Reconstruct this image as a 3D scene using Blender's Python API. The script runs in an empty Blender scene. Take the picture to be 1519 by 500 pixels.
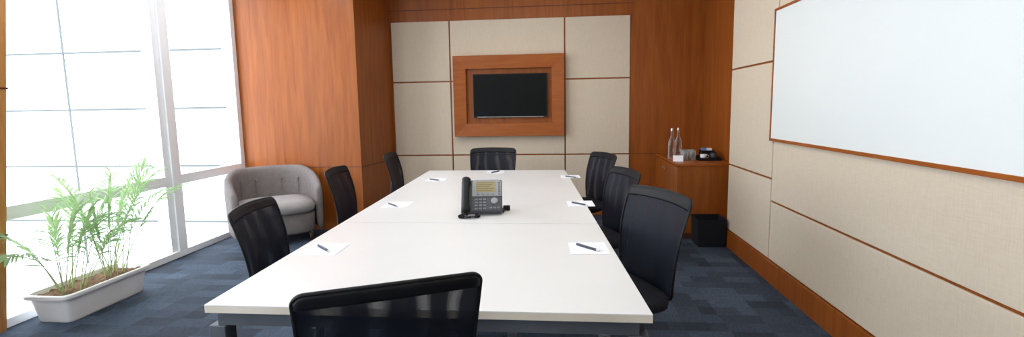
import bpy, math, random
from mathutils import Vector, Matrix
random.seed(7)
PI = math.pi
C = bpy.context.scene.collection
scene = bpy.context.scene

# ---------------------------------------------------------------- camera
H = 1.35
FPX = 757.0
PITCH = math.radians(6.92); YAW = math.radians(5.51); ROLL = math.asin(0.0167)
cp, sp, cy, sy = math.cos(PITCH), math.sin(PITCH), math.cos(YAW), math.sin(YAW)
fwd = Vector((-sy*cp, cy*cp, -sp)); r0 = Vector((cy, sy, 0)); u0 = r0.cross(fwd)
rt = r0*math.cos(ROLL) - u0*math.sin(ROLL); up = u0*math.cos(ROLL) + r0*math.sin(ROLL)
CAM = Vector((0, 0, H))
cd = bpy.data.cameras.new('camera'); cam = bpy.data.objects.new('camera', cd); C.objects.link(cam)
cd.sensor_width = 36; cd.lens = FPX/1519*36; cd.clip_start = 0.05
M = Matrix((rt, up, -fwd)).transposed().to_4x4(); M.translation = CAM
cam.matrix_world = M
scene.camera = cam
def ray(x, y): return rt*(x-759.5) - up*(y-250) + fwd*FPX
def onX(x, y, X): d = ray(x, y); return CAM + d*(X/d.x)
def onY(x, y, Y): d = ray(x, y); return CAM + d*(Y/d.y)
def onZ(x, y, Z): d = ray(x, y); return CAM + d*((Z-H)/d.z)

# ---------------------------------------------------------------- materials
def mat(name, col, rough=0.5, metal=0.0, spec=0.5, **kw):
    m = bpy.data.materials.new(name); m.use_nodes = True
    b = m.node_tree.nodes['Principled BSDF']
    b.inputs['Base Color'].default_value = (*col, 1)
    b.inputs['Roughness'].default_value = rough
    b.inputs['Metallic'].default_value = metal
    b.inputs['Specular IOR Level'].default_value = spec
    for k, v in kw.items(): b.inputs[k].default_value = v
    return m
def noisy(m, c1, c2, scale=(1,1,1), nscale=5, detail=4, bump=0.0, bscale=None, lo=0.3, hi=0.7, dist=0.0):
    nt = m.node_tree; b = nt.nodes['Principled BSDF']
    tc = nt.nodes.new('ShaderNodeTexCoord'); mp = nt.nodes.new('ShaderNodeMapping')
    mp.inputs['Scale'].default_value = scale
    nz = nt.nodes.new('ShaderNodeTexNoise'); nz.inputs['Scale'].default_value = nscale
    nz.inputs['Detail'].default_value = detail; nz.inputs['Distortion'].default_value = dist
    rp = nt.nodes.new('ShaderNodeValToRGB')
    rp.color_ramp.elements[0].position = lo; rp.color_ramp.elements[1].position = hi
    rp.color_ramp.elements[0].color = (*c1, 1); rp.color_ramp.elements[1].color = (*c2, 1)
    L = nt.links.new
    L(tc.outputs['Object'], mp.inputs['Vector']); L(mp.outputs['Vector'], nz.inputs['Vector'])
    L(nz.outputs['Fac'], rp.inputs['Fac']); L(rp.outputs['Color'], b.inputs['Base Color'])
    if bump:
        n2 = nt.nodes.new('ShaderNodeTexNoise'); n2.inputs['Scale'].default_value = bscale or 300
        L(tc.outputs['Object'], n2.inputs['Vector'])
        bp = nt.nodes.new('ShaderNodeBump'); bp.inputs['Strength'].default_value = bump; bp.inputs['Distance'].default_value = 0.002
        L(n2.outputs['Fac'], bp.inputs['Height']); L(bp.outputs['Normal'], b.inputs['Normal'])
    return m
WOOD = noisy(mat('cherry_wood', (.4,.1,.03), .36, spec=.3), (.215,.050,.006), (.365,.102,.014), (7,7,.55), 3.0, 8, dist=.6, lo=.22, hi=.8)
WOODF = noisy(mat('cherry_wood_frame', (.4,.1,.03), .36, spec=.3), (.28,.068,.008), (.38,.105,.015), (1.2,1.2,9), 4.0, 6, lo=.25, hi=.75)
WOODC = noisy(mat('honey_wood', (.4,.15,.03), .45), (.42,.17,.04), (.60,.29,.085), (5,5,.5), 5, 6)
DWOOD = mat('dark_wood_groove', (.10,.022,.008), .6)
LINEN = mat('linen_cover', (.6,.53,.43), .9, spec=.1)
def linen():
    nt = LINEN.node_tree; b = nt.nodes['Principled BSDF']; L = nt.links.new
    tc = nt.nodes.new('ShaderNodeTexCoord')
    fac = []
    for sc in ((90, 90, 6), (7, 7, 130)):
        mp = nt.nodes.new('ShaderNodeMapping'); mp.inputs['Scale'].default_value = sc
        nz = nt.nodes.new('ShaderNodeTexNoise'); nz.inputs['Scale'].default_value = 2.5; nz.inputs['Detail'].default_value = 3
        L(tc.outputs['Object'], mp.inputs['Vector']); L(mp.outputs['Vector'], nz.inputs['Vector']); fac.append(nz.outputs['Fac'])
    ad = nt.nodes.new('ShaderNodeMath'); ad.operation = 'ADD'; L(fac[0], ad.inputs[0]); L(fac[1], ad.inputs[1])
    hf = nt.nodes.new('ShaderNodeMath'); hf.operation = 'MULTIPLY'; hf.inputs[1].default_value = .5; L(ad.outputs[0], hf.inputs[0])
    rp = nt.nodes.new('ShaderNodeValToRGB'); rp.color_ramp.elements[0].position = .25; rp.color_ramp.elements[1].position = .75
    rp.color_ramp.elements[0].color = (.60,.50,.385,1); rp.color_ramp.elements[1].color = (.71,.615,.495,1)
    L(hf.outputs[0], rp.inputs['Fac']); L(rp.outputs['Color'], b.inputs['Base Color'])
    bp = nt.nodes.new('ShaderNodeBump'); bp.inputs['Strength'].default_value = .12; bp.inputs['Distance'].default_value = .001
    L(hf.outputs[0], bp.inputs['Height']); L(bp.outputs['Normal'], b.inputs['Normal'])
linen()
CARPET = mat('blue_carpet', (.04,.07,.12), .8, spec=.3)
def carpet():
    nt = CARPET.node_tree; b = nt.nodes['Principled BSDF']; L = nt.links.new
    tc = nt.nodes.new('ShaderNodeTexCoord')
    def brick(w, h, c1, c2, off, rot=0):
        mp = nt.nodes.new('ShaderNodeMapping'); mp.inputs['Rotation'].default_value = (0,0,rot)
        br = nt.nodes.new('ShaderNodeTexBrick'); br.inputs['Scale'].default_value = 1
        br.inputs['Brick Width'].default_value = w; br.inputs['Row Height'].default_value = h
        br.inputs['Mortar Size'].default_value = 0.0; br.offset = off
        br.inputs['Color1'].default_value = c1; br.inputs['Color2'].default_value = c2
        L(tc.outputs['Object'], mp.inputs['Vector']); L(mp.outputs['Vector'], br.inputs['Vector']); return br.outputs['Color']
    a = brick(.25, .125, (.010,.016,.028,1), (.074,.108,.165,1), .4)
    c = brick(.5, .25, (.012,.018,.031,1), (.066,.096,.148,1), .5, PI/2)
    mp = nt.nodes.new('ShaderNodeMapping'); mp.inputs['Scale'].default_value = (110, 25, 1)
    nz = nt.nodes.new('ShaderNodeTexNoise'); nz.inputs['Scale'].default_value = 1.0
    mx = nt.nodes.new('ShaderNodeMixRGB'); mx.inputs['Fac'].default_value = .5
    ml = nt.nodes.new('ShaderNodeMixRGB'); ml.blend_type = 'MULTIPLY'; ml.inputs['Fac'].default_value = .6
    rp = nt.nodes.new('ShaderNodeValToRGB'); rp.color_ramp.elements[0].position = .3; rp.color_ramp.elements[1].position = .7
    rp.color_ramp.elements[0].color = (.5,.5,.5,1); rp.color_ramp.elements[1].color = (1.4,1.4,1.4,1)
    L(tc.outputs['Object'], mp.inputs['Vector'])
    L(mp.outputs['Vector'], nz.inputs['Vector']); L(nz.outputs['Fac'], rp.inputs['Fac'])
    L(a, mx.inputs[1]); L(c, mx.inputs[2])
    L(mx.outputs[0], ml.inputs[1]); L(rp.outputs['Color'], ml.inputs[2]); L(ml.outputs[0], b.inputs['Base Color'])
    bp = nt.nodes.new('ShaderNodeBump'); bp.inputs['Strength'].default_value = .5; bp.inputs['Distance'].default_value = .004
    n2 = nt.nodes.new('ShaderNodeTexNoise'); n2.inputs['Scale'].default_value = 250
    L(tc.outputs['Object'], n2.inputs['Vector']); L(n2.outputs['Fac'], bp.inputs['Height']); L(bp.outputs['Normal'], b.inputs['Normal'])
carpet()
WHITEP = noisy(mat('white_paint', (.8,.8,.78), .8), (.78,.78,.76), (.84,.84,.82), nscale=2)
ALU = noisy(mat('white_aluminium', (.78,.8,.82), .3), (.90,.92,.95), (.93,.95,.97), nscale=3)
TABLEW = noisy(mat('white_laminate', (.8,.76,.73), .30, spec=.4), (.79,.785,.785), (.82,.815,.815), nscale=2)
EDGE = noisy(mat('laminate_edge', (.70,.62,.52), .5), (.60,.53,.44), (.68,.61,.52), nscale=6)
STEEL = noisy(mat('grey_steel', (.10,.11,.13), .45, .2), (.060,.066,.080), (.085,.092,.108), nscale=8)
BLACKP = noisy(mat('black_plastic', (.012,.012,.014), .5, spec=.25), (.006,.006,.008), (.010,.010,.012), nscale=20)
BLACKF = noisy(mat('black_fabric', (.012,.013,.018), .9, spec=.2), (.008,.009,.014), (.013,.014,.021), nscale=90, bump=.3)
CHROME = noisy(mat('brushed_metal', (.6,.6,.6), .3, 1.0), (.5,.5,.5), (.65,.65,.65), nscale=30)
def meshmat():
    m = mat('black_mesh', (.006,.008,.016), .55, spec=.2); nt = m.node_tree; L = nt.links.new
    b = nt.nodes['Principled BSDF']; out = nt.nodes['Material Output']
    tc = nt.nodes.new('ShaderNodeTexCoord'); wv = nt.nodes.new('ShaderNodeTexWave'); wv.bands_direction = 'X'
    wv.inputs['Scale'].default_value = 2.6; wv.inputs['Distortion'].default_value = 7; wv.inputs['Detail'].default_value = 1.5
    wv.inputs['Detail Scale'].default_value = 1.2
    L(tc.outputs['Object'], wv.inputs['Vector'])
    rp = nt.nodes.new('ShaderNodeValToRGB'); rp.color_ramp.elements[0].position = .5; rp.color_ramp.elements[1].position = 1.0
    rp.color_ramp.elements[0].color = (.008,.008,.008,1); rp.color_ramp.elements[1].color = (.095,.095,.095,1)
    L(wv.outputs['Fac'], rp.inputs['Fac'])
    tr = nt.nodes.new('ShaderNodeBsdfTransparent'); mx = nt.nodes.new('ShaderNodeMixShader')
    L(rp.outputs['Color'], mx.inputs['Fac']); L(b.outputs[0], mx.inputs[1]); L(tr.outputs[0], mx.inputs[2]); L(mx.outputs[0], out.inputs['Surface'])
    return m
MESH = meshmat()
GREYF = noisy(mat('grey_upholstery', (.3,.27,.27), .95, spec=.1), (.185,.162,.156), (.220,.194,.187), nscale=25, bump=.3, bscale=220)
GREYL = noisy(mat('light_grey_upholstery', (.4,.37,.37), .95, spec=.1), (.30,.275,.27), (.34,.315,.31), nscale=25, bump=.3, bscale=220)
DLEG = noisy(mat('dark_leg_wood', (.05,.025,.015), .4), (.04,.02,.012), (.07,.035,.02), nscale=12)
PLANTER = noisy(mat('white_planter', (.8,.79,.78), .5), (.84,.84,.85), (.89,.88,.89), nscale=4)
SOIL = noisy(mat('soil', (.12,.06,.03), 1), (.08,.04,.02), (.26,.15,.08), nscale=40, bump=1, bscale=60)
LEAF = noisy(mat('palm_leaf', (.15,.33,.07), .45), (.25,.43,.17), (.50,.66,.35), nscale=9)
def leafy():
    nt = LEAF.node_tree; L = nt.links.new; b = nt.nodes['Principled BSDF']; out = nt.nodes['Material Output']
    tl_ = nt.nodes.new('ShaderNodeBsdfTranslucent'); mx = nt.nodes.new('ShaderNodeMixShader'); mx.inputs['Fac'].default_value = .55
    src = b.inputs['Base Color'].links[0].from_socket
    L(src, tl_.inputs['Color']); L(b.outputs[0], mx.inputs[1]); L(tl_.outputs[0], mx.inputs[2]); L(mx.outputs[0], out.inputs['Surface'])
leafy()
STEM = noisy(mat('palm_stem', (.2,.3,.08), .5), (.30,.40,.14), (.48,.56,.28), nscale=15)
SCREEN = noisy(mat('tv_screen', (.006,.006,.008), .3, spec=.12), (.004,.005,.005), (.005,.006,.006), nscale=2)
PAPER = noisy(mat('white_paper', (.85,.85,.88), .9), (.86,.87,.93), (.90,.91,.96), nscale=8)
PENB = noisy(mat('navy_pen', (.03,.035,.06), .3), (.025,.03,.055), (.04,.045,.07), nscale=30)
PHG = noisy(mat('phone_grey', (.045,.05,.06), .4), (.04,.045,.055), (.055,.06,.07), nscale=10)
PHS = noisy(mat('phone_silver', (.34,.35,.36), .38, .3), (.24,.25,.26), (.29,.30,.31), nscale=10)
PHD = noisy(mat('phone_display', (.45,.35,.16), .3), (.26,.22,.10), (.32,.27,.13), nscale=10)
KEY = noisy(mat('phone_key', (.16,.17,.19), .4), (.14,.15,.17), (.18,.19,.21), nscale=30)
INK = noisy(mat('display_ink', (.08,.05,.02), .5), (.07,.045,.02), (.09,.06,.03), nscale=30)
WBRD = noisy(mat('whiteboard_enamel', (.80,.83,.83), .35, spec=.4), (.78,.82,.83), (.82,.85,.85), nscale=1)
def glassmat():
    m = mat('clear_glass', (.9,.95,.95), .05); nt = m.node_tree; L = nt.links.new; out = nt.nodes['Material Output']
    tr = nt.nodes.new('ShaderNodeBsdfTransparent'); tr.inputs['Color'].default_value = (.90,.93,.93,1)
    gl = nt.nodes.new('ShaderNodeBsdfGlossy'); gl.inputs['Roughness'].default_value = .05
    df = nt.nodes.new('ShaderNodeBsdfDiffuse'); df.inputs['Color'].default_value = (.9,.93,.95,1)
    lw = nt.nodes.new('ShaderNodeLayerWeight'); lw.inputs['Blend'].default_value = .35
    m2 = nt.nodes.new('ShaderNodeMixShader'); m2.inputs['Fac'].default_value = .5
    L(gl.outputs[0], m2.inputs[1]); L(df.outputs[0], m2.inputs[2])
    mx = nt.nodes.new('ShaderNodeMixShader'); L(lw.outputs['Facing'], mx.inputs['Fac']); L(tr.outputs[0], mx.inputs[1]); L(m2.outputs[0], mx.inputs[2])
    L(mx.outputs[0], out.inputs['Surface']); return m
GLASS = glassmat()
BLUEP = noisy(mat('blue_sachet', (.1,.25,.6), .4), (.08,.2,.5), (.2,.35,.7), nscale=40)
FACADE = noisy(mat('white_facade', (.85,.88,.90), .6), (.84,.88,.92), (.90,.93,.95), nscale=.5)
JOINT = noisy(mat('facade_joint', (.1,.12,.12), .7), (.072,.085,.088), (.092,.105,.108), nscale=2)

# ---------------------------------------------------------------- mesh builder
class MB:
    def __init__(s): s.v = []; s.f = []
    def add(s, vs, fs, m=None):
        o = len(s.v)
        for p in vs:
            p = Vector(p); s.v.append(tuple(m @ p if m else p))
        s.f += [tuple(i+o for i in f) for f in fs]; return s
    def box(s, x0, x1, y0, y1, z0, z1, m=None):
        return s.prism([(x0,y0),(x1,y0),(x1,y1),(x0,y1)], z0, z1, m)
    def prism(s, plan, z0, z1, m=None, top=None):
        n = len(plan); t = top or plan
        vs = [(p[0],p[1],z0) for p in plan] + [(p[0],p[1],z1) for p in t]
        fs = [tuple(reversed(range(n))), tuple(range(n, 2*n))] + [(i,(i+1)%n,(i+1)%n+n,i+n) for i in range(n)]
        return s.add(vs, fs, m)
    def loft(s, rings, cap=True, m=None, closed=True):
        n = len(rings[0]); vs = [p for r in rings for p in r]; fs = []
        for i in range(len(rings)-1):
            for j in range(n if closed else n-1):
                k = (j+1) % n
                fs.append((i*n+j, i*n+k, (i+1)*n+k, (i+1)*n+j))
        if cap: fs += [tuple(reversed(range(n))), tuple((len(rings)-1)*n+j for j in range(n))]
        return s.add(vs, fs, m)
    def lathe(s, prof, c=(0,0,0), n=20, m=None, cap=True):
        rings = [[(c[0]+r*math.cos(2*PI*j/n), c[1]+r*math.sin(2*PI*j/n), c[2]+z) for j in range(n)] for r, z in prof]
        return s.loft(rings, cap, m)
    def tube(s, pts, r, n=8, m=None, loop=False, flat=1.0):
        pts = [Vector(p) for p in pts]; rings = []; N = len(pts)
        prev = None
        for i, p in enumerate(pts):
            if loop: t = pts[(i+1)%N]-pts[(i-1)%N]
            else: t = pts[min(i+1,N-1)]-pts[max(i-1,0)]
            t.normalize()
            if prev is None:
                a = Vector((0,0,1)) if abs(t.z) < .9 else Vector((1,0,0))
                a = (a - t*a.dot(t)).normalized()
            else: a = (prev - t*prev.dot(t)).normalized()
            prev = a; b = t.cross(a)
            rr = r[i] if isinstance(r, (list, tuple)) else r
            rings.append([tuple(p + a*math.cos(2*PI*j/n)*rr + b*math.sin(2*PI*j/n)*rr*flat) for j in range(n)])
        if loop: rings.append(rings[0])
        return s.loft(rings, not loop, m)
    def build(s, name, material, parent=None, bevel=0, smooth=False, seg=2, sub=0):
        me = bpy.data.meshes.new(name); me.from_pydata(s.v, [], s.f); me.update()
        import bmesh
        bm = bmesh.new(); bm.from_mesh(me); bmesh.ops.recalc_face_normals(bm, faces=bm.faces); bm.to_mesh(me); bm.free()
        me.materials.append(material)
        if smooth:
            for p in me.polygons: p.use_smooth = True
        o = bpy.data.objects.new(name, me); C.objects.link(o)
        if parent: o.parent = parent
        if bevel:
            b = o.modifiers.new('bevel', 'BEVEL'); b.width = bevel; b.segments = seg; b.limit_method = 'ANGLE'
        if sub:
            b = o.modifiers.new('sub', 'SUBSURF'); b.levels = sub; b.render_levels = sub
        return o
def tag(o, label, cat, group=None):
    o['label'] = label; o['category'] = cat
    if group: o['group'] = group
    return o
def thing(name, label, cat, loc=(0,0,0), rz=0, group=None):
    o = bpy.data.objects.new(name, None); o.empty_display_size = .1; C.objects.link(o); o.location = loc; o.rotation_euler = (0,0,rz)
    return tag(o, label, cat, group)
def struct(o): o['kind'] = 'structure'; return o
def dup(root, loc, rz, label):
    def cp_(o, parent):
        c = o.copy(); C.objects.link(c)
        if parent: c.parent = parent
        for ch in list(o.children): cp_(ch, c)
        return c
    r = cp_(root, None); r.location = loc; r.rotation_euler = (0,0,rz); r['label'] = label
    return r
def superring(hx, hy, z, n=40, p=4.0, cx=0, cy_=0):
    out = []
    for j in range(n):
        a = 2*PI*j/n; c, s_ = math.cos(a), math.sin(a)
        out.append((cx+hx*math.copysign(abs(c)**(2/p), c), cy_+hy*math.copysign(abs(s_)**(2/p), s_), z))
    return out

# ---------------------------------------------------------------- room shell
CEIL = 2.85; YB = 6.30; XR = 1.566; XW = 1.69; YPIL = 5.45
WX = lambda Y: -3.50-.0203*(Y-2)
struct(MB().prism([(WX(-1.7)-.12,-1.7),(2.0,-1.7),(2.0,6.5),(WX(6.5)-.12,6.5)], -.12, 0).build('floor', CARPET))
struct(MB().prism([(WX(-1.7)-.15,-1.7),(2.0,-1.7),(2.0,6.5),(WX(6.5)-.15,6.5)], CEIL, CEIL+.12).build('ceiling', WHITEP))
wb = struct(MB().box(-2.3, 1.95, YB+.012, YB+.15, 0, CEIL).build('wall_back', WOOD))
# pillar block on the left of the back wall
wl = struct(MB().prism([(-2.205,YPIL),(-2.092,YB+.15),(WX(YB)-.12,YB+.15),(WX(YPIL)-.12,YPIL)], 0, CEIL).build('wall_left', WOOD))
zg = onY(450, 248, YPIL).z
MB().box(WX(YPIL), -2.20, YPIL-.0015, YPIL+.002, zg-.004, zg+.004).build('panel_joint', DWOOD, wl)
MB().prism([(-2.2035,YPIL),(-2.0905,YB+.01),(-2.11,YB+.01),(-2.22,YPIL)], zg-.004, zg+.004).build('panel_joint', DWOOD, wl)
struct(MB().box(-3.9, 1.95, -1.7, -1.58, 0, CEIL).build('wall_front', WHITEP))
# back wall padded panels
xs = [onY(583,130,YB).x, onY(669,130,YB).x, onY(838,130,YB).x, onY(935,130,YB).x]
zs = [.10, onY(760,229.5,YB).z, onY(760,119,YB).z, onY(760,27,YB).z]
g = .008
for i in range(3):
    for k in range(3):
        MB().box(xs[i]+g, xs[i+1]-g, YB-.004, YB+.013, zs[k]+g, zs[k+1]-g).build('padded_panel', LINEN, wb, bevel=.004)
MB().box(xs[3]+.01, XW, YB+.0095, YB+.013, zs[1]-.004, zs[1]+.004).build('panel_joint', DWOOD, wb)
MB().box(-2.11, xs[3]+.02, YB+.008, YB+.013, zs[3]+.13, zs[3]+.137).build('panel_joint', DWOOD, wb)
struct(MB().box(-2.11, XW, YB-.006, YB+.012, 0, .09).build('baseboard_back', WOOD))
# right wall : recessed wood part and proud padded part
wr = struct(MB().prism([(XR+.012,-1.6),(2.0,-1.6),(2.0,YB+.15),(XW,YB+.15),(XW,4.93),(XR+.012,4.93)], 0, CEIL).build('wall_right', WOOD))
ysm = onX(1147,205,XR).y
zA = onX(1093,102,XR).z; zB = onX(1088,246,XR).z; zC = onX(1140,297,XR).z
zW0 = onX(1147,206,XR).z; zW1 = onX(1152,17,XR).z
zbb = .165
def rp(y0, y1, z0, z1): MB().box(XR, XR+.014, y0+g*.9, y1-g*.9, z0+g*.9, z1-g*.9).build('padded_panel', LINEN, wr, bevel=.004)
rp(ysm, 4.925, zbb, zB); rp(ysm, 4.925, zB, zA); rp(ysm, 4.925, zA, CEIL)
for y0, y1 in ((1.1, ysm), (-1.58, 1.1)):
    rp(y0, y1, zbb, zC); rp(y0, y1, zC, zW0); rp(y0, y1, zW0, zW1+.01); rp(y0, y1, zW1+.01, CEIL)
struct(MB().box(XR-.014, XR+.013, -1.58, 4.925, 0, zbb).build('baseboard_right', WOOD, bevel=.003))
# whiteboard
yo = ysm-1.3; zo = zW0
wbd = thing('whiteboard', 'large white board with thin wooden edge on the right wall', 'whiteboard', (XR-.001, yo, zo))
Yw0, Yw1 = 1.12, ysm+.004
MB().box(-.016, 0, Yw0-yo, Yw1-yo, 0, zW1-zo).build('board_surface', WBRD, wbd, bevel=.002)
for (a, b, c, d) in ((Yw0, Yw1+.012, -.014, .006), (Yw0, Yw1+.012, zW1-zo-.004, zW1-zo+.012)):
    MB().box(-.022, 0, a-yo, b-yo, c, d).build('edge_strip', WOODF, wbd)
MB().box(-.022, 0, Yw1-yo-.002, Yw1-yo+.012, -.014, zW1-zo+.012).build('edge_strip', WOODF, wbd)

# ---------------------------------------------------------------- window wall
def wbox(y0, y1, i, o, z0, z1):   # box following the window line, i metres inward to o outward
    return MB().prism([(WX(y0)-o,y0),(WX(y0)+i,y0),(WX(y1)+i,y1),(WX(y1)-o,y1)], z0, z1)
ct = onX(10, 0, WX(2.8)+.03); cb = onX(10, 500, WX(2.8)+.03)
w1 = struct(wbox(2.2, YPIL, .0, .10, 0, .06).build('window_1', ALU, bevel=.004))
wbox(2.2, YPIL, 0, .10, CEIL-.06, CEIL).build('window_head', ALU, w1)
ymul = onX(276, 386, WX(4.2)).y
wbox(ymul-.06, ymul+.05, .0, .19, .06, CEIL).build('mullion', ALU, w1, bevel=.004)
wbox(ymul-.13, ymul-.06, .0-.02, .06, .06, CEIL).build('mullion_fin', ALU, w1)
wbox(YPIL-.07, YPIL, 0, .12, .06, CEIL).build('jamb', ALU, w1)
ztr = onX(258, 268, WX(4.2)).z
wbox(2.2, ymul-.13, .0, .08, ztr-.045, ztr+.045).build('transom', ALU, w1, bevel=.004)
wbox(ymul+.05, YPIL-.07, .0, .08, ztr-.045, ztr+.045).build('transom', ALU, w1, bevel=.004)
w2 = struct(wbox(-1.6, 1.9, .0, .10, 0, .06).build('added_window', ALU))  # added window out of view, lets more daylight into the room
wbox(-1.6, 1.9, 0, .10, CEIL-.06, CEIL).build('window_head', ALU, w2)
wbox(.1, .18, 0, .12, .06, CEIL).build('mullion', ALU, w2)
wbox(-1.6, 1.9, .0, .08, ztr-.04, ztr+.04).build('transom', ALU, w2)
# wood column between the window and the added one (its near edge is chamfered, wider at the head)
def colpt(yy, z, inn): return (WX(yy)+inn, yy, z)
f_ = lambda z: cb.y + (ct.y-cb.y)*(z-cb.z)/(ct.z-cb.z)
ye_t, ye_b = f_(CEIL), f_(0)
wc = MB(); I = .03; O = .12
wc.add([colpt(1.9,0,-O),colpt(1.9,0,I),colpt(ye_b,0,I),colpt(ye_b,0,-O),colpt(1.9,CEIL,-O),colpt(1.9,CEIL,I),colpt(ye_t,CEIL,I),colpt(ye_t,CEIL,-O)],
       [(0,3,2,1),(4,5,6,7),(0,1,5,4),(1,2,6,5),(2,3,7,6),(3,0,4,7)])
wcol = struct(wc.build('trim_1', WOODC))
for yp in (131, 350):
    q = onX(5, yp, WX(2.8)+.03)
    MB().prism([(WX(1.9)+I-.001,1.9),(WX(1.9)+I+.0015,1.9),(WX(q.y)+I+.0015,q.y+.03),(WX(q.y)+I-.001,q.y+.03)], q.z-.006, q.z+.006).build('panel_joint', DWOOD, wcol)

# ---------------------------------------------------------------- outside
struct(MB().box(-40, -3.75, -20, 30, -1.7, -1.6).build('ground', FACADE))
YF = 9.0
fac = thing('building_facade', 'white glazed building front with thin dark joints outside the window', 'building', (-10, YF, -1.6))
MB().box(-14, 6.6, 0, .2, 0, 9).build('cladding', FACADE, fac)
zj = [onY(100, y, YF).z for y in (79, 163.5, 247)]
dz = (zj[0]-zj[2])/2
jx = onY(101, 140, YF).x
allz = [zj[0]+2*dz, zj[0]+dz, zj[0], zj[1], zj[2], zj[2]-dz]
for z in allz: MB().box(-14, 6.6, -.01, .0, z+1.6-.018, z+1.6+.018).build('joint', JOINT, fac)
for k in (-2, -1, 0, 1, 2):
    x = jx+k*3.3+10
    if x < 6.6: MB().box(x-.018, x+.018, -.012, .0, 0, 9).build('joint', JOINT, fac)

# ---------------------------------------------------------------- tv and frame
YT = 6.20
o0 = onY(671,83,YT); o1 = onY(837,200,YT); n0 = onY(690,101.5,YT); n1 = onY(819,182,YT)
ox0, ox1, oz1 = o0.x, o1.x, onY(754,81,YT).z
oz0 = onY(754,202,YT).z
ix0, ix1, iz0, iz1 = n0.x, n1.x, onY(754,183,YT).z, onY(754,101,YT).z
tf = thing('television_surround', 'wide cherry wood frame fixed around the television on the back wall', 'frame', ((ox0+ox1)/2, YB, oz0))
cx_ = (ox0+ox1)/2
O_ = [(ox0,oz0),(ox1,oz0),(ox1,oz1),(ox0,oz1)]; I_ = [(ix0,iz0),(ix1,iz0),(ix1,iz1),(ix0,iz1)]
for k in range(4):
    a, b = O_[k], O_[(k+1)%4]; c, d = I_[(k+1)%4], I_[k]
    def P(p, y): return (p[0]-cx_, y-YB, p[1]-oz0)
    vs = [P(a,YB-.005),P(b,YB-.005),P(c,YB-.005),P(d,YB-.005),P(a,YT),P(b,YT),P(c,YT+.012),P(d,YT+.012)]
    MB().add(vs, [(0,1,2,3),(4,5,6,7),(0,1,5,4),(1,2,6,5),(2,3,7,6),(3,0,4,7)]).build('frame_board', WOODF, tf, bevel=.002)
MB().box(ix0-cx_-.005, ix1-cx_+.005, -.03, -.005, iz0-oz0-.005, iz1-oz0+.005).build('backing_board', WOOD, tf)
t0 = onY(701,109,YT+.01); t1 = onY(812,174,YT+.01); tx = (t0.x+t1.x)/2; tz = onY(756,174,YT+.01).z; th = onY(756,109,YT+.01).z-tz; tw = (t1.x-t0.x)/2
tv = thing('television', 'black flat television hung inside the wooden frame', 'television', (tx, YT+.01, tz))
MB().box(-tw, tw, .004, .05, 0, th).build('casing', BLACKP, tv, bevel=.003)
MB().box(-tw+.012, tw-.012, .0, .006, .018, th-.012).build('screen', SCREEN, tv)
MB().box(-tw*.9, tw*.9, .0, .004, .004, .009).build('lower_strip', CHROME, tv)

# ---------------------------------------------------------------- table
TZ = .74
NL = onZ(303,452,TZ); NR = onZ(969,467,TZ); FL = onZ(637,253,TZ); FR = onZ(838,252,TZ)
ly = lambda y: NL.x+(FL.x-NL.x)*(y-NL.y)/(FL.y-NL.y)
ry = lambda y: NR.x+(FR.x-NR.x)*(y-NR.y)/(FR.y-NR.y)
yn, yf = (NL.y+NR.y)/2, (FL.y+FR.y)/2
ys_ = onZ(700,331,TZ).y
tab = thing('conference_table', 'long white conference table on dark grey steel legs', 'table', (-.5, 3.1, 0))
tx0, ty0 = -.5, 3.1
def tl(pts): return [(p[0]-tx0, p[1]-ty0) for p in pts]
for y0, y1 in ((yn, ys_-.004), (ys_+.004, yf)):
    t = MB().prism(tl([(ly(y0),y0),(ry(y0),y0),(ry(y1),y1),(ly(y1),y1)]), TZ-.004, TZ).build('tabletop', TABLEW, tab, bevel=.001)
    MB().prism(tl([(ly(y0),y0),(ry(y0),y0),(ry(y1),y1),(ly(y1),y1)]), TZ-.027, TZ-.0042).build('edge_band', EDGE, t, bevel=.001)
ins = .034
def beam(p, q, w=.020):
    p = Vector(p); q = Vector(q); d = (q-p).normalized(); n = Vector((-d.y, d.x))*w
    MB().prism(tl([p+n, q+n, q-n, p-n]), TZ-.072, TZ-.0275).build('frame_rail', STEEL, tab)
for y in (yn+ins, ys_, yf-ins): beam((ly(y)+ins, y), (ry(y)-ins, y))
beam((ly(yn+ins)+ins, yn+ins+.020), (ly(yf-ins)+ins, yf-ins-.020)); beam((ry(yn+ins)-ins, yn+ins+.020), (ry(yf-ins)-ins, yf-ins-.020))
for y, inx in ((yn+ins, ins), (ys_, .45), (yf-ins, .36)):      # middle and far legs stand further in, clear of the chairs
    for x in (ly(y)+inx, ry(y)-inx):
        q = MB().box(x-.028-tx0, x+.028-tx0, y-.028-ty0, y+.028-ty0, .012, TZ-.072).build('leg', STEEL, tab, bevel=.003)
        MB().lathe([(.018,0),(.02,.004),(.012,.012)], (x-tx0,y-ty0,0), 12).build('foot', BLACKP, q)

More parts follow.
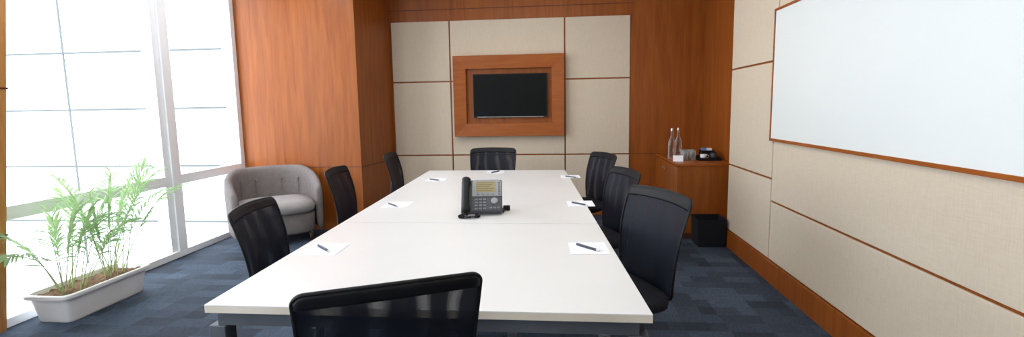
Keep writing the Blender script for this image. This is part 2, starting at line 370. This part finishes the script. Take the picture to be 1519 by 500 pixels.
# ---------------------------------------------------------------- office chairs
def make_chair(label):
    t = thing('office_chair', label, 'chair', group='black mesh-back chairs around the table')
    rings = [superring(.225,.215,.425), superring(.243,.232,.435), superring(.245,.235,.462), superring(.235,.225,.478), superring(.20,.19,.486), superring(.1,.1,.488)]
    MB().loft(rings).build('seat', BLACKF, t, smooth=True)
    MB().loft([superring(.17,.17,.40), superring(.19,.19,.41), superring(.215,.205,.4255)]).build('seat_pan', BLACKP, t, smooth=True)
    def B(u, v, off=0.0):
        w = .208+.035*math.sin(min(1, max(0, v))*PI*.5)
        y = -.240 - .060*v + .030*u*u + .024*math.sin(PI*v) - .01*v*v + off
        return (u*w, y, .462+.451*v - .010*u*u*v*v)
    # rounded-rectangle outline in (u, v)
    def outline(s):
        pts = []; ru, rv = .13, .13
        def seg(a, b, n): return [(a[0]+(b[0]-a[0])*i/n, a[1]+(b[1]-a[1])*i/n) for i in range(n)]
        def arc(cx, cy_, a0, n=8): return [(cx+ru*math.cos(a0+PI/2*i/n), cy_+rv*math.sin(a0+PI/2*i/n)) for i in range(n)]
        pts += seg((1,-1+rv),(1,1-rv),8)+arc(1-ru,1-rv,0)+seg((1-ru,1),(-1+ru,1),10)+arc(-1+ru,1-rv,PI/2)
        pts += seg((-1,1-rv),(-1,-1+rv),8)+arc(-1+ru,-1+rv,PI)+seg((-1+ru,-1),(1-ru,-1),10)+arc(1-ru,-1+rv,1.5*PI)
        return [(p[0]*s, p[1]*s) for p in pts]
    rr = [outline(k/10) for k in range(1, 11)]
    n = len(rr[0])
    mb = MB()
    mb.loft([[B(p[0], .5+.5*p[1]) for p in ring] for ring in rr], cap=False)
    mb.f.append(tuple(range(n)))
    mp = mb.build('mesh_back', MESH, t, smooth=True)
    MB().tube([B(p[0], .5+.5*p[1]) for p in rr[-1]], .006, 8, loop=True).build('back_frame', BLACKP, t, smooth=True)
    rings = []
    for i in range(33):
        u = -.985+1.97*i/32; e = max(0, (abs(u)-.87)/.13); vt = .5+.5*(1-.13*(1-math.sqrt(max(0,1-min(1,e)**2))))-.004
        rings.append([B(u,.90,-.005), B(u,.92,-.009), B(u,max(.925,vt-.02),-.009), B(u,max(.93,vt),-.005), B(u,max(.93,vt),.006), B(u,max(.925,vt-.02),.007), B(u,.92,.007), B(u,.90,.005)])
    MB().loft(rings).build('top_band', BLACKP, t, smooth=True)
    MB().tube([(0,.0,.392),(0,-.15,.388),(0,-.235,.41),(0,-.272,.47),(0,-.272,.56),(0,-.268,.66)], [.03,.028,.026,.024,.022,.014], 10, flat=1.0).build('back_bracket', BLACKP, t, smooth=True)
    MB().lathe([(.028,.10),(.028,.26),(.019,.262),(.019,.39),(.05,.392),(.05,.402)], (0,0,0), 16).build('gas_column', CHROME, t, smooth=False)
    MB().lathe([(.03,.075),(.045,.085),(.045,.115),(.03,.125)], (0,0,0), 16).build('base_hub', BLACKP, t)
    for k in range(5):
        a = 2*PI*k/5+.3; d = Vector((math.cos(a), math.sin(a), 0))
        lg = MB().tube([d*.03+Vector((0,0,.1)), d*.15+Vector((0,0,.095)), d*.27+Vector((0,0,.078))], [.024,.02,.014], 8, flat=1.0).build('base_leg', BLACKP, t, smooth=True)
        e = d*.262; R = Matrix.Translation(e+Vector((0,0,.028))) @ Matrix.Rotation(a+.7, 4, 'Z') @ Matrix.Rotation(PI/2, 4, 'Y')
        MB().lathe([(.02,-.022),(.028,-.018),(.028,-.004),(.012,-.003),(.012,.003),(.028,.004),(.028,.018),(.02,.022)], (0,0,0), 16, R).build('castor', BLACKP, lg)
    return t
chairs = [  # back top centre x, y, facing angle (degrees), size
 (-.434, 1.232, 115, .995, 'black mesh chair at the near end of the table, back towards the camera'),
 (-1.515, 2.33, 8, .985, 'black chair on the window side of the table, nearest the camera'),
 (-1.69, 3.66, 6, 1.0, 'middle black chair on the window side, in front of the grey armchair'),
 (-1.68, 4.86, 5, 1.0, 'black chair at the far window-side corner of the table, beside the wood pillar'),
 (-.72, 5.41, 270, 1.0, 'black mesh chair at the far end of the table under the television'),
 (.400, 4.72, 203, 1.0, 'farthest black chair on the whiteboard side of the table'),
 (.445, 3.52, 197, 1.0, 'middle black chair on the whiteboard side of the table'),
 (.475, 2.47, 204, 1.03, 'large black chair on the whiteboard side of the table, nearest the camera')]
proto = None
for x, y, a, s, lab in chairs:
    a = math.radians(a); loc = (x+.29*s*math.cos(a), y+.29*s*math.sin(a), 0); rz = a-PI/2
    if proto is None: proto = o = make_chair(lab); proto.location = loc; proto.rotation_euler = (0,0,rz)
    else: o = dup(proto, loc, rz, lab)
    o.scale = (s, s, s)

# ---------------------------------------------------------------- papers and pens
def table_pt(x, y): return onZ(x, y, TZ+.001)
notes = [((481,370),(469,362.5),(493,375.5),'near window-side place'),
         ((590,303.5),(574,301),(593,307.5),'middle window-side place, left of the phone'),
         ((648,266.5),(636,265.5),(655,268),'far window-side corner'),
         ((735,255),(727,256.5),(744,253),'far end under the television'),
         ((846,262),(836,261),(860,264),'far whiteboard-side corner'),
         ((861,302),(845,299.5),(876,305.5),'middle whiteboard-side place, right of the phone'),
         ((873,368),(851,361),(895,374),'near whiteboard-side place')]
pp = qq = None
for c, p0, p1, where in notes:
    P = table_pt(*c); lab = 'white note paper on the table at the ' + where
    rz = math.radians(3.0)
    if pp is None:
        pp = MB().box(-.082,.082,-.092,.092,0,.0012).build('note_paper', PAPER); tag(pp, lab, 'paper', 'note papers laid around the table'); o = pp
    else:
        o = pp.copy(); C.objects.link(o); o['label'] = lab
    o.location = (P.x, P.y, TZ+.0005); o.rotation_euler = (0,0,rz)
    A = onZ(*p0, TZ+.006); B_ = onZ(*p1, TZ+.006); m = (A+B_)/2; d = B_-A; ang = math.atan2(d.y, d.x)
    lab = 'dark pen on the paper at the ' + where
    if qq is None:
        qq = thing('pen', lab, 'pen', group='pens on the note papers')
        R = Matrix.Rotation(PI/2, 4, 'Y')
        MB().lathe([(.0045,-.07),(.0052,-.066),(.0052,.045),(.0045,.05)], (0,0,0), 12, R).build('barrel', PENB, qq, smooth=True)
        MB().lathe([(.0045,.05),(.004,.058),(.001,.07)], (0,0,0), 12, R).build('tip', CHROME, qq, smooth=True)
        MB().box(-.068,-.03,-.0015,.0015,.0052,.0068).build('clip', CHROME, qq)
        q = qq; q['label'] = lab
    else: q = dup(qq, (0,0,0), 0, lab)
    q.location = (m.x, m.y, TZ+.007); q.rotation_euler = (0,0,ang)

# ---------------------------------------------------------------- desk phone
pb = onZ(718, 320.5, TZ)
ph = thing('desk_phone', 'dark grey and silver desk phone with amber display on the table', 'telephone', (pb.x, pb.y, TZ+.001), math.radians(7))
th_ = math.radians(52); ca, sa = math.cos(th_), math.sin(th_)
S = Matrix(((1,0,0,0),(0,ca,-sa,0.0),(0,sa,ca,.020),(0,0,0,1)))
W0, W1, LL = -.075, .105, .212
MB().box(W0-.055, W1, 0, LL, -.03, 0, S).build('body', PHG, ph, bevel=.008, seg=3)
fp = MB().prism([(W0+.006,.098),(W1-.004,.098),(W1-.004,LL-.016),(W1-.02,LL-.004),(W0+.02,LL-.004),(W0+.006,LL-.016)], 0, .008, S).build('silver_bezel', PHS, ph, bevel=.003)
sc = MB().box(W0+.030, W1-.034, .125, LL-.018, .008, .0095, S).build('display', PHD, ph)
for k in range(5):
    MB().box(W0+.036, W1-.045-.012*(k%3), .186-.013*k, .188-.013*k, .0095, .0099, S).build('text_line', INK, sc)
MB().box(W0+.006, W1-.004, .006, .096, 0, .005, S).build('key_plate', PHG, ph, bevel=.002)
for r in range(4):
    for c in range(3):
        MB().box(W0+.022+c*.024, W0+.040+c*.024, .014+r*.019, .027+r*.019, .005, .010, S).build('key', KEY, ph, bevel=.002)
for k in range(4):
    MB().box(W0+.034+k*.028, W0+.052+k*.028, .106, .115, .008, .011, S).build('soft_key', KEY, ph, bevel=.001)
for k in range(6):
    MB().lathe([(.005,0),(.005,.004),(.003,.005)], (0,0,0), 10, S @ Matrix.Translation((W1-.018, .112+k*.015, .008))).build('line_button', KEY, ph)
MB().lathe([(.020,0),(.020,.005),(.013,.007)], (0,0,0), 20, S @ Matrix.Translation((W1-.045, .068, .005))).build('navigation_pad', PHS, ph)
for k in range(3):
    MB().box(W1-.074+k*.021, W1-.058+k*.021, .018, .030, .005, .009, S).build('volume_key', KEY, ph, bevel=.001)
# handset
hx = W0-.026
hp = []
for i in range(13):
    t = i/12; hp.append((hx, -.004+t*(LL-.002), .016+.014*math.sin(PI*t)))
rad = [.019+.007*(abs(t/6-1)**3) for t in range(13)]
hs = MB().tube(hp, rad, 12, S).build('handset', BLACKP, ph, smooth=True)
for yy in (.018, LL-.028):
    MB().lathe([(.024,-.012),(.026,0),(.025,.010),(.012,.018)], (0,0,0), 18, S @ Matrix.Translation((hx, yy, .010))).build('handset_cup', BLACKP, hs, smooth=True)
# rear stand
MB().prism([(-.05,.06),(.11,.06),(.13,.17),(-.05,.17)], 0, .012).build('foot_stand', BLACKP, ph, bevel=.003)
MB().add([(-.03,.10,.012),(.08,.10,.012),(.08,.155,.012),(-.03,.155,.012),(-.03,.105,.12),(.08,.105,.12),(.08,.135,.12),(-.03,.135,.12)],
         [(0,3,2,1),(4,5,6,7),(0,1,5,4),(1,2,6,5),(2,3,7,6),(3,0,4,7)]).build('support_arm', BLACKP, ph, bevel=.003)
MB().box(.11,.15,.13,.16,0,.028).build('cable_plug', BLACKP, ph, bevel=.003)
cpth = []
base = []
for i in range(30):
    t = i/29; a = PI*.55 + t*PI*1.75
    base.append(Vector((hx+.020+.055*math.cos(a), -.040+.034*math.sin(a), .0095)))
N = 460
for i in range(N):
    t = i/(N-1)*28.99; k = int(t); f = t-k; p = base[k].lerp(base[min(k+1,29)], f)
    d = (base[min(k+1,29)]-base[k]).normalized() if k < 29 else Vector((1,0,0)); n_ = Vector((-d.y, d.x, 0)); a = i*2*PI/10
    cpth.append(p + n_*math.cos(a)*.006 + Vector((0,0,1))*math.sin(a)*.006)
MB().tube(cpth, .0022, 5).build('coiled_cord', BLACKP, ph, smooth=True)

# ---------------------------------------------------------------- armchair
ac = thing('tub_armchair', 'grey fabric tub armchair with buttoned back beside the window', 'armchair', (-2.98, 5.00, 0), math.radians(-140))
def plan(a, rx, ry_, back):   # a=0 at back centre, +-: towards the arms
    x = rx*math.copysign(abs(math.sin(a))**.8, math.sin(a)); y = -ry_*math.cos(a)
    return x, y
rings = []
NS = 49
for i in range(NS):
    a = math.radians(-122+244*i/(NS-1)); aa = abs(math.degrees(a))
    h = .750 - .195*max(0, min(1, (aa-45)/77))**1.3
    ox, oy = plan(a, .452, .40, 1); ix, iy = plan(a, .362, .30, 1)
    if aa > 90:
        k = (aa-90)/32; ox = math.copysign(.452-.03*k*k, a); ix = math.copysign(.362-.01*k, a); oy = .0+.26*k; iy = .0+.26*k
    sec = []
    def lp(f): return (ix+(ox-ix)*f, iy+(oy-iy)*f)
    for f, z in ((.80,.10),(.92,.16),(1.02,.42),(1.03,h-.08),(.98,h-.02),(.72,h+.003),(.45,h),(.15,h-.025),(.02,h-.08),(0,.40),(.0,.26),(.1,.10)):
        p = lp(f); sec.append((p[0], p[1], z))
    rings.append(sec)
MB().loft(rings).build('shell', GREYF, ac, smooth=True, sub=1)
MB().loft([superring(.33,.30,.10,cy_=.03), superring(.35,.31,.12,cy_=.03), superring(.355,.31,.29,cy_=.03), superring(.34,.30,.305,cy_=.03)]).build('seat_base', GREYF, ac, smooth=True)
MB().loft([superring(.32,.30,.308,cy_=.05), superring(.35,.33,.33,cy_=.05), superring(.355,.335,.38,cy_=.05), superring(.33,.31,.425,cy_=.05), superring(.2,.18,.445,cy_=.05), superring(.05,.05,.45,cy_=.05)]).build('seat_cushion', GREYL, ac, smooth=True)
for a in (-48, -16, 16, 48):
    a = math.radians(a); x, y = plan(a, .355, .292, 1)
    R = Matrix.Translation((x, y, .61)) @ Matrix.Rotation(a, 4, 'Z') @ Matrix.Rotation(-PI/2, 4, 'X')
    MB().lathe([(.004,-.004),(.013,0),(.011,.006),(.002,.009)], (0,0,0), 12, R).build('button', GREYF, ac, smooth=True)
    MB().tube([(x*.995, y*.995+.002, .60), (x*1.0, y*1.0, .54), (x*1.0, y*1.0, .45)], [.003,.003,.003], 6).build('tuft_seam', GREYF, ac)
for x in (-.29, .29):
    for y in (-.22, .25):
        MB().lathe([(.014,0),(.024,.10)], (x, y, 0), 12).build('leg', DLEG, ac, smooth=True)

# ---------------------------------------------------------------- potted palm
pl = thing('potted_palm', 'feathery green palm growing in a long white trough by the window', 'potted plant', (-3.30, 3.19, 0), math.radians(.5))
def rr_(hx, hy, z): return superring(hx, hy, z, 40, 9)
pt = MB().loft([rr_(.118,.30,0), rr_(.122,.305,.01), rr_(.145,.335,.165), rr_(.165,.358,.168), rr_(.168,.36,.175), rr_(.168,.36,.19), rr_(.162,.354,.196), rr_(.145,.335,.194), rr_(.137,.327,.16)], cap=False)
pt.f.append(tuple(range(40)))
pt.build('planter', PLANTER, pl)
mb = MB(); nx, ny = 14, 30
vs = []
for j in range(ny):
    for i in range(nx):
        vs.append((-.139+.278*i/(nx-1), -.328+.656*j/(ny-1), .163+random.uniform(-.006,.014)))
mb.add(vs, [(j*nx+i, j*nx+i+1, (j+1)*nx+i+1, (j+1)*nx+i) for j in range(ny-1) for i in range(nx-1)])
mb.build('soil', SOIL, pl, smooth=True)
def frond(base, dirv, length, droop):
    pts = []; p = Vector(base); d = Vector(dirv).normalized(); n = 22
    for i in range(n+1):
        pts.append(p.copy()); d = (d + Vector((0,0,-droop*.75))*(i/n)**1.4).normalized()
        p = p + d*(length/n)
        p.x = max(p.x, -.16)
    st = MB().tube(pts, [.0040-.0030*i/n for i in range(n+1)], 6).build('stem', STEM, pl, smooth=True)
    mb = MB()
    for i in range(int(n*.46), n+1):
            j = min(i+1, n); q = pts[i]; t = (pts[j]-pts[max(i-1,0)]).normalized()
            side = t.cross(Vector((0,0,1)))
            if side.length < .25: side = side + Vector((.5,.8,0)).cross(t)
            side.normalize(); f = (i-n*.46)/(n*.54)
            Lf = (.06+.115*math.sin(PI*min(1,.15+f*.75)))*random.uniform(.8,1.2)
            for sgn in (-1, 1):
                q2 = q + t*random.uniform(0, .012)
                dd = (side*sgn*(1.0-.45*f) + t*(.65+.5*f) + Vector((0,0,.15+random.uniform(-.18,.18)))).normalized()
                w = .0080*random.uniform(.8,1.15); wn = dd.cross(Vector((0,0,1))).normalized() if abs(dd.z) < .95 else Vector((0,1,0))
                wn = (wn + Vector((0,0,random.uniform(-.6,.6)))).normalized()
                ps = []
                c = q2.copy(); e = dd.copy(); M_ = 5
                for k in range(M_+1):
                    ww = w*math.sin(PI*(.12+.88*k/M_)) if k < M_ else .0003
                    for s2 in (-1, 0, 1):
                        v = c + wn*ww*s2 + Vector((0,0,-.002*abs(s2)))
                        v.x = max(v.x, -.175); ps.append(v)
                    e = (e + Vector((0,0,-.16))).normalized(); c = c + e*(Lf/M_)
                fs = []
                for k in range(M_):
                    fs += [(k*3,k*3+1,k*3+4,k*3+3),(k*3+1,k*3+2,k*3+5,k*3+4)]
                mb.add(ps, fs)
    mb.build('frond_leaves', LEAF, st, smooth=True)
specs = []
for c_, n_, hh in ((-.17, 12, .63), (.16, 15, .82)):
    for i in range(n_):
        a = 2*PI*i/n_*2.618 + random.uniform(-.3,.3); lean = .12+.62*((i*.618)%1)
        specs.append((c_+.07*math.sin(a), .5*lean*math.cos(a)+.08, lean*math.sin(a)*.80+.07, hh*(1.0-.15*lean)*random.uniform(.75,1.05), .09+.20*lean))
for (by, dx, dy, ln, dr) in specs:
    frond((random.uniform(-.05,.06), by+random.uniform(-.03,.03), .16), (dx, dy, 1.0), ln*1.08, dr)

# ---------------------------------------------------------------- sideboard and what stands on it
CX0, CX1, CY0, CY1, CZ = 1.142, XW-.004, 5.13, YB-.012, .763
sb = thing('sideboard', 'cherry wood sideboard in the corner beside the back wall', 'cabinet', ((CX0+CX1)/2, (CY0+CY1)/2, 0))
hw, hd = (CX1-CX0)/2, (CY1-CY0)/2
MB().box(-hw+.02, hw, -hd+.008, hd, .06, CZ-.025).build('body', WOOD, sb, bevel=.002)
MB().box(-hw+.04, hw-.01, -hd+.03, hd-.01, 0, .06).build('plinth', DWOOD, sb)
MB().box(-hw, hw, -hd, hd, CZ-.025, CZ).build('countertop', WOODF, sb, bevel=.003)
for y0, y1 in ((-hd+.012, -.003), (.003, hd-.006)):
    do = MB().box(-hw+.002, -hw+.019, y0, y1, .07, CZ-.032).build('door', WOOD, sb, bevel=.002)
    yk = y1-.05 if y0 < -.1 else y0+.05
    MB().lathe([(.006,0),(.006,.012),(.013,.018),(.011,.024)], (0,0,0), 14, Matrix.Translation((-hw+.002,yk,.655)) @ Matrix.Rotation(-PI/2,4,'Y')).build('knob', CHROME, do, smooth=True)
def bottle(x, y, lab):
    b = thing('glass_bottle', lab, 'bottle', (x, y, CZ+.0005), group='water bottles on the sideboard')
    MB().lathe([(.034,0),(.038,.006),(.038,.16),(.034,.19),(.018,.225),(.014,.245),(.014,.30)], (0,0,0), 24).build('glass', GLASS, b, smooth=True)
    MB().lathe([(.016,.296),(.0165,.30),(.0165,.325),(.012,.33)], (0,0,0), 16).build('cap', CHROME, b, smooth=True)
bottle(1.19, 5.62, 'clear glass water bottle at the left edge of the sideboard')
bottle(1.275, 5.70, 'clear glass water bottle standing nearer the tumblers')
tum = None
names = ['rear left tumbler', 'rear right tumbler', 'front left tumbler', 'front right tumbler', 'middle left tumbler', 'middle right tumbler']
for k, (x, y) in enumerate(((1.31,5.60),(1.385,5.61),(1.29,5.42),(1.365,5.43),(1.30,5.51),(1.375,5.52))):
    lab = 'clear glass ' + names[k] + ' of the cluster on the sideboard'
    if tum is None:
        tum = MB().lathe([(.001,0.002),(.027,0),(.032,.10),(.030,.10),(.0255,.006),(.001,.007)], (0,0,0), 20).build('tumbler', GLASS, smooth=True)
        tag(tum, lab, 'glass', 'glass tumblers on the sideboard'); o = tum
    else: o = tum.copy(); C.objects.link(o); o['label'] = lab
    o.location = (x, y, CZ+.0005)
tc_ = MB().add([(-.05,-.025,0),(.05,-.025,0),(.05,.025,0),(-.05,.025,0),(-.05,0,.06),(.05,0,.06)],
   [(0,1,5,4),(2,3,4,5),(0,4,3),(1,2,5)]).build('card_sign', PAPER)
tag(tc_, 'small folded white card on the front of the sideboard', 'card'); tc_.location = (1.20, 5.36, CZ+.0005); tc_.rotation_euler = (0,0,math.radians(-12))
tr = thing('serving_tray', 'black tray near the wall on the sideboard', 'tray', (1.53, 5.52, CZ+.0005))
MB().box(-.11,.11,-.15,.15,0,.008).build('tray_base', BLACKP, tr)
for a in ((-.11,-.102,-.15,.15),(.102,.11,-.15,.15),(-.102,.102,-.15,-.142),(-.102,.102,.142,.15)): MB().box(*a, .008, .03).build('tray_rim', BLACKP, tr)
bx_ = thing('sachet_box', 'open black box of tea sachets standing on the black tray', 'box', (1.54, 5.58, CZ+.009))
MB().box(-.06,.06,-.06,.06,0,.006).build('box_base', BLACKP, bx_)
for a in ((-.06,-.054,-.06,.06),(.054,.06,-.06,.06),(-.054,.054,-.06,-.054),(-.054,.054,.054,.06)): MB().box(*a, .006, .085).build('box_side', BLACKP, bx_)
for i in range(6):
    o = MB().add([(-.022,-.003,0),(.022,-.003,0),(.022,.003,0),(-.022,.003,0),(-.020,-.001,.1),(.020,-.001,.1),(.020,.001,.1),(-.020,.001,.1)],
      [(0,3,2,1),(4,5,6,7),(0,1,5,4),(1,2,6,5),(2,3,7,6),(3,0,4,7)]).build('tea_sachet', [PAPER, BLUEP][i%2])
    tag(o, 'paper tea sachet upright in the black box on the tray', 'sachet', 'tea sachets in the black box')
    o.location = (1.54+(-.026 if i%2 else .026), 5.545+.014*i, CZ+.0155); o.rotation_euler = (random.uniform(-.06,.06), 0, 0)
cu = thing('coffee_cup', 'small white cup at the front of the black tray', 'cup', (1.472, 5.43, CZ+.0095))
MB().lathe([(.02,0),(.032,.02),(.036,.055),(.033,.055),(.029,.02),(.001,.006)], (0,0,0), 20).build('bowl', PLANTER, cu, smooth=True)
MB().tube([(.034,0,.045),(.052,0,.045),(.056,0,.03),(.048,0,.018),(.032,0,.018)], .003, 6).build('handle', PLANTER, cu, smooth=True)
kt = thing('sugar_pot', 'dark lidded pot on the black tray beside the wall', 'pot', (1.58, 5.455, CZ+.009))
MB().lathe([(.028,0),(.036,.02),(.036,.05),(.026,.07)], (0,0,0), 20).build('pot_body', PHG, kt, smooth=True)
MB().lathe([(.027,.07),(.018,.08),(.005,.084),(.007,.092),(.003,.097)], (0,0,0), 16).build('lid', BLACKP, kt, smooth=True)

# ---------------------------------------------------------------- waste bin
bn = thing('waste_bin', 'black open square waste bin on the carpet against the right wall', 'bin', (1.412, 4.97, 0), 0)
def sq(h, z, n=4): return [(-h*1.0,-h,z),(h*1.0,-h,z),(h*1.0,h,z),(-h*1.0,h,z)]
MB().loft([sq(.124,0), sq(.132,.26), sq(.124,.26), sq(.116,.01)]).build('bin_body', BLACKF, bn, bevel=.006)
MB().loft([sq(.135,.254), sq(.135,.265), sq(.127,.265), sq(.127,.254), sq(.135,.254)], cap=False).build('rim', BLACKF, bn)

# ---------------------------------------------------------------- light
w = bpy.data.worlds.new('world'); scene.world = w; w.use_nodes = True
bg = w.node_tree.nodes['Background']
sky = w.node_tree.nodes.new('ShaderNodeTexSky'); sky.sky_type = 'NISHITA'; sky.sun_disc = False
sky.sun_elevation = math.radians(50); sky.sun_rotation = math.radians(200)
mx = w.node_tree.nodes.new('ShaderNodeMixRGB'); mx.inputs['Fac'].default_value = .95
mx.inputs[2].default_value = (.93,.975,1.0,1)
w.node_tree.links.new(sky.outputs[0], mx.inputs[1]); w.node_tree.links.new(mx.outputs[0], bg.inputs['Color'])
bg.inputs['Strength'].default_value = 5.0
def area(x, y, z, sx_, sy2, e, col=(1,.95,.88), rot=(0,0,0)):
    l = bpy.data.lights.new('ceiling_or_fill_light', 'AREA'); l.shape = 'RECTANGLE'; l.size = sx_; l.size_y = sy2; l.energy = e; l.color = col
    o = bpy.data.objects.new('ceiling_or_fill_light', l); C.objects.link(o); o.location = (x, y, z); o.rotation_euler = rot
for y, e in ((.6, 14), (2.7, 16), (4.6, 14)): area(-.4, y, CEIL-.02, 1.6, .9, e)
area(-2.75, 3.8, CEIL-.02, .3, 2.6, 20, (.93,.97,1))  # added fill light, brightens the window frame, palm and nearby carpet
scene.view_settings.view_transform = 'Standard'
scene.view_settings.exposure = 0.0
